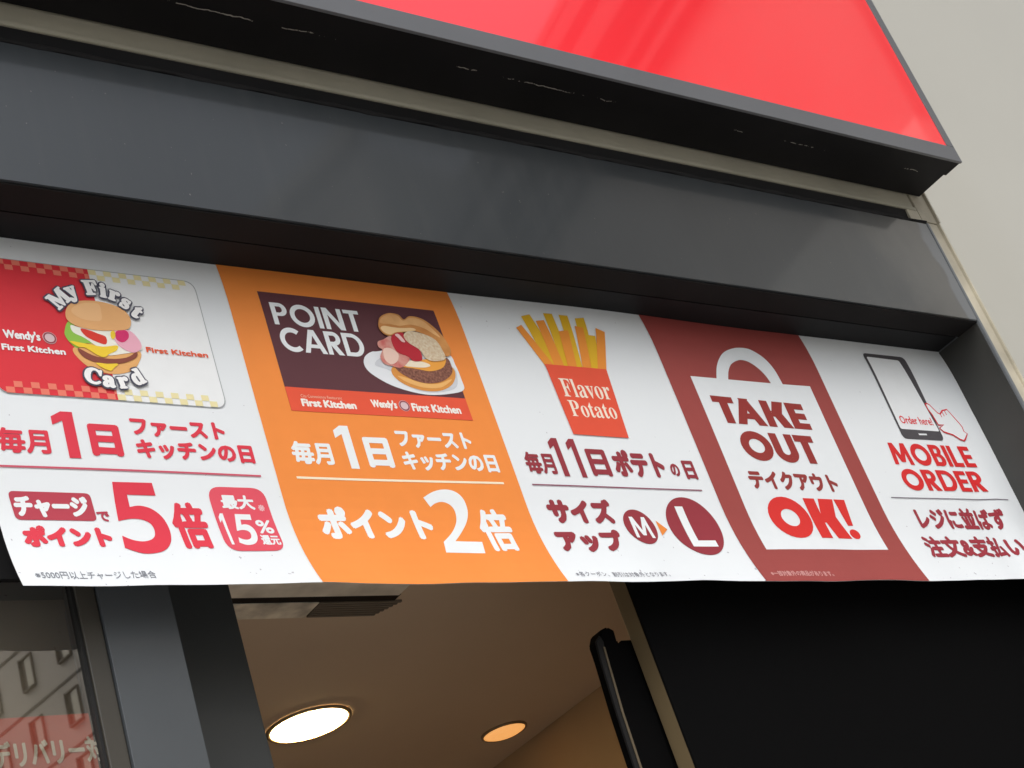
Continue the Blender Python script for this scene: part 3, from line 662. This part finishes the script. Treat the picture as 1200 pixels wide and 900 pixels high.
dm = poly('size_disc', [ell(mc[0],mc[1],.0200,.0200,48)], DKMAR, banner, 1); dl = poly('size_disc', [ell(lc[0],lc[1],.0342,.0342,64)], DKMAR, banner, 1)
caps('lettering', 'M', 6, (642,505),(737,509),(670,455),(705,559), WHITE, dm, 2, G=glyphs(.19,.17))
caps('lettering', 'L', 6, (857,404),(1080,603),(875,402),(1000,604), WHITE, dl, 2, G=G1)
poly('arrow', [[C(6,762,472),C(6,797,548),C(6,822,517)]], (236,140,60), banner, 1)
text('lettering', '※各クーポン、割引は対象外となります。', 6, (358,737),(832,740),(590,726),(590,750), (120,120,130), banner, 1, 0)

# --- panel 4: take-out bag
bag = poly('bag_picture', [[C(7,83,177),C(7,342,767),C(7,757,768),C(7,490,212)]], (232,237,240), p4, 2, 'white shopping bag picture')
ho = [(172,190),(172,150),(180,120),(195,98),(218,86),(247,81),(285,87),(330,114),(368,155),(402,215)]
hi = [(212,195),(212,165),(218,143),(228,132),(242,125),(258,123),(282,130),(312,150),(340,178),(362,210)]
ho, hi = cat(ho), cat(hi)
poly('bag_handle', [[C(7,*ho[i]),C(7,*ho[i+1]),C(7,*hi[i+1]),C(7,*hi[i])] for i in range(len(ho)-1)], (232,237,240), bag, 3)
caps('lettering', 'TAKE', 7, (150,248),(498,360),(148,243),(498,361), (150,52,48), bag, 4, G=G2, gap=.05)
caps('lettering', 'OUT', 7, (260,420),(499,400),(310,368),(490,475), (150,52,48), bag, 4, G=G2, gap=.05)
text('lettering', 'テイクアウト', 7, (285,535),(583,545),(300,497),(330,562), (150,56,54), bag, 4, .0021)
caps('lettering', 'OK!', 7, (340,630),(663,716),(390,590),(500,727), (218,48,44), bag, 4, G=glyphs(.30,.25), gap=.03)
text('lettering', '※一部対象外の商品があります。', 7, (355,845),(570,850),(460,838),(460,856), (214,160,156), p4, 2, .0002)

# --- panel 5: mobile order
ph = poly('phone_picture', [rounded([C(10,92,65),C(10,325,541),C(10,553,553),C(10,325,90)], .0075)], (78,76,80), banner, 1, 'dark outlined phone picture with a pointing hand')
poly('phone_screen', [rounded([C(10,117,86),C(10,309,487),C(10,524,502),C(10,297,108)], .003)], (236,240,242), ph, 2)
poly('home_button', [[C(10,406,513),C(10,412,522),C(10,456,523),C(10,451,514)]], (236,240,242), ph, 2)
text('lettering', 'Order here!', 10, (303,435),(484,452),(390,420),(390,462), (222,50,60), ph, 3, .0004)
hand = [(440,345),(452,343),(468,352),(512,396),(524,402),(536,382),(550,380),(562,376),(585,400),(640,462),(652,478),(660,500),(680,515),(672,545),(663,558),(640,550),(600,525),(548,508),(520,482),(545,466),(518,470),(498,440),(480,410),(455,378)]
hc = (570,465)
outl = [C(10,*q) for q in hand]
poly('pointing_hand', [outl], (214,44,58), ph, 3)
cen = C(10,*hc)
def shrink(pts, d):
    out = []; L = len(pts)
    for i in range(L):
        a, b, c = Vector(pts[i-1]), Vector(pts[i]), Vector(pts[(i+1)%L]); n1 = (b-a).normalized(); n2 = (c-b).normalized()
        n = Vector((-(n1.y+n2.y), n1.x+n2.x)); n = n.normalized() if n.length > 1e-6 else Vector((-n1.y,n1.x)); out.append(tuple(b+n*d*SG))
    return out
ar = sum(outl[i-1][0]*outl[i][1]-outl[i][0]*outl[i-1][1] for i in range(len(outl))); SG = 1 if ar > 0 else -1
poly('hand_fill', [shrink(outl, .0021)], (236,240,242), ph, 4)
for q in ((524,402),(537,396),(550,389)):
    a = C(10,*q); b = C(10,q[0]+12,q[1]+22); poly('finger_line', [bar(a,b,.0013)], (214,44,58), ph, 5)
caps('lettering', 'MOBILE', 10, (232,580),(735,700),(232,563),(733,700), (214,42,44), banner, 1, G=G0, gap=.08)
caps('lettering', 'ORDER', 8, (223,525),(518,570),(420,501),(515,570), (214,42,44), banner, 1, G=G0, gap=.08)
rule(8, (183,585), (587,603), .0011, (110,100,112))
text('lettering', 'レジに並ばず', 8, (270,655),(578,665),(440,627),(470,700), (158,52,64), banner, 1, .0022)
text('lettering', '注文&支払い', 8, (312,770),(652,775),(400,722),(400,795), (158,52,64), banner, 1, .0024)

# lettering on the delivery poster
def flat_text(s, x0, x1, z0, z1, y, m, parent, bold):
    V, Fc = text_mesh(s); a, b = V.min(0), V.max(0)
    tf = lambda v: (x0+(v[0]-a[0])/(b[0]-a[0])*(x1-x0), z0+(v[1]-a[1])/(b[1]-a[1])*(z1-z0))
    bm = text_bm(s, tf, bold)
    for v in bm.verts: v.co = W(v.co.x, y-v.co.z, v.co.y)
    me = bpy.data.meshes.new('lettering'); bm.to_mesh(me); bm.free(); return link('lettering', me, m, parent)
xl, _ = plane((-8,885), .0325); xr, _ = plane((120,875), .0325); _, zt = plane((50,867), .0325); _, zbm = plane((50,897), .0325)
flat_text('デリバリー対', xl, xr, zbm, zt, .0320, mat('pale poster lettering', (.62,.55,.45), .6), po, .0006)

# ================================================================== NEIGHBOURING AND OPPOSITE BUILDINGS
nb = empty('neighbouring_building', (12, 5, 0), 'smooth beige building standing beyond the right end of the shop', 'building')
m_nb = mat('smooth beige wall render', (.505,.495,.44), .5, var=.035, vscale=.35, bump=.03, bscale=8, coat=.25)
box('wall', 3.2, 26, 2.4, 14, -.1, 22, m_nb, nb, unit=False)
op = empty('opposite_building', (30, -30, 0), 'tall pale concrete building across the street reflected in the left window', 'building')
dirv = Vector((-.17, -.985, 0)).normalized(); nor = Vector((-dirv.y, dirv.x, 0)); nor = nor if nor.x < 0 else -nor     # faces the street (-X)
base = Vector((27.5, -(59-2.06)+.06, 0))
op_m = mat('pale concrete facade', (.66,.60,.52), .8, var=.08, vscale=.3); wn_m = mat('window recess', (.20,.17,.14), .7); gl_m = mat('pale window pane', (.72,.66,.52), .3)
jt_m = mat('dark floor joint', (.15,.13,.11), .8)
def oframe(s0, s1, d0, d1, z0, z1, bm):
    for_ = []
    for s_ in (s0, s1):
        for d_ in (d0, d1):
            for z_ in (z0, z1): for_.append(bm.verts.new(base+dirv*s_+nor*d_+Vector((0,0,z_))))
    v = for_
    for f in [(0,1,3,2),(4,6,7,5),(0,4,5,1),(2,3,7,6),(0,2,6,4),(1,5,7,3)]: bm.faces.new([v[i] for i in f])
    bmesh.ops.recalc_face_normals(bm, faces=bm.faces[:])
def opart(name, s0, s1, d0, d1, z0, z1, m, parent=op):
    bm = bmesh.new(); oframe(s0, s1, d0, d1, z0, z1, bm); me = bpy.data.meshes.new(name); bm.to_mesh(me); bm.free(); return link(name, me, m, parent)
# dirv points away from the shop; s<0 is nearer
opart('wall', -24, 28, -14, 0, -.1, 37.5, op_m)
FH = 2.72; CW = 2.65; zj = 26.42+CZ
opart('parapet', -24, 28, -.3, .45, 37.6, 38.4, op_m)
for k in range(-9, 4):
    z = zj+k*FH
    if z > 1 and z < 37: opart('floor_joint', -24, 28, .002, .03, z-.10, z+.02, jt_m)
# windows: a dark recess box standing proud as a surround with a bright pane set inside (one mesh shared by all)
wb = bmesh.new()
def lb(bm, s0, s1, d0, d1, z0, z1):
    v = [bm.verts.new(dirv*s_+nor*d_+Vector((0,0,z_))) for s_ in (s0,s1) for d_ in (d0,d1) for z_ in (z0,z1)]
    for f in [(0,1,3,2),(4,6,7,5),(0,4,5,1),(2,3,7,6),(0,2,6,4),(1,5,7,3)]: bm.faces.new([v[i] for i in f])
for a in [(-.44,-.38,.0,.10,-.72,.72),(.38,.44,.0,.16,-.72,.72),(-.38,.38,.0,.16,-.72,-.66),(-.38,.38,.0,.12,.66,.72),(-.38,.38,.004,.02,-.66,.66)]: lb(wb,*a)
bmesh.ops.recalc_face_normals(wb, faces=wb.faces[:]); wme = bpy.data.meshes.new('window'); wb.to_mesh(wme); wb.free(); wme.materials.append(wn_m)
pb = bmesh.new(); lb(pb, -.37, .10, .021, .05, -.62, .62); bmesh.ops.recalc_face_normals(pb, faces=pb.faces[:]); pme = bpy.data.meshes.new('pane'); pb.to_mesh(pme); pb.free(); pme.materials.append(gl_m)
op_inv = Matrix.Translation(op.location).inverted()
for r in range(-4, 3):
    for c in range(-5, 6):
        p_ = base+dirv*(-1.83+c*CW)+Vector((0,0,25.17+CZ+r*FH))
        w_ = bpy.data.objects.new('window', wme); COL.objects.link(w_); w_.parent = op; w_.matrix_parent_inverse = op_inv; w_.location = p_
        g_ = bpy.data.objects.new('pane', pme); COL.objects.link(g_); g_.parent = w_

# mid-rise across the street, nearer: its cornices show as dark streaks in the red sign face
nr = empty('opposite_building', (25, -16, 0), 'mid-rise building with banded cornices across the street, mirrored in the red sign', 'building')
dirv = Vector((math.sin(math.radians(12)), -math.cos(math.radians(12)), 0)); nor = Vector((-dirv.y, dirv.x, 0)); nor = nor if nor.x < 0 else -nor
base = Vector((21.24, -15.1, 0)); K = 1.8
m_up = mat('taupe upper wall tiles', (.30,.27,.24), .7, var=.15, vscale=.6); m_lo = mat('pale lower storeys', (.66,.63,.57), .6, var=.08, vscale=.4); m_cn = mat('dark cornice', (.05,.045,.045), .6)
opart('upper_wall', -6.6, 12, -8, 0, 13.1+CZ, 12.0*K+CZ, m_up, nr)
opart('lower_wall', -6.6, 12, -8, .05, -.1, 13.09+CZ, m_lo, nr)
for zc_, hh, dp in ((11.93,.06,.35),(11.63,.12,.45),(11.05,.16,.55),(10.60,.05,.25),(10.27,.06,.3)):
    opart('cornice', -6.6, 12, .002, dp, (zc_-hh)*K+CZ, (zc_+hh)*K+CZ, m_cn, nr)
def strip_window(s0, z0, w=1.5, h=1.4):
    f = opart('window', s0, s0+w, .052, .10, z0, z0+h, wn_m, nr); opart('pane', s0+.08, s0+w-.08, .101, .11, z0+.08, z0+h-.08, mat('dark window pane', (.05,.055,.06), .1) if 'dark window pane' not in bpy.data.materials else bpy.data.materials['dark window pane'], f)
for zz in (4.5, 7.6, 10.7):
    for ss in range(6): strip_window(-5.6+ss*2.9, zz)
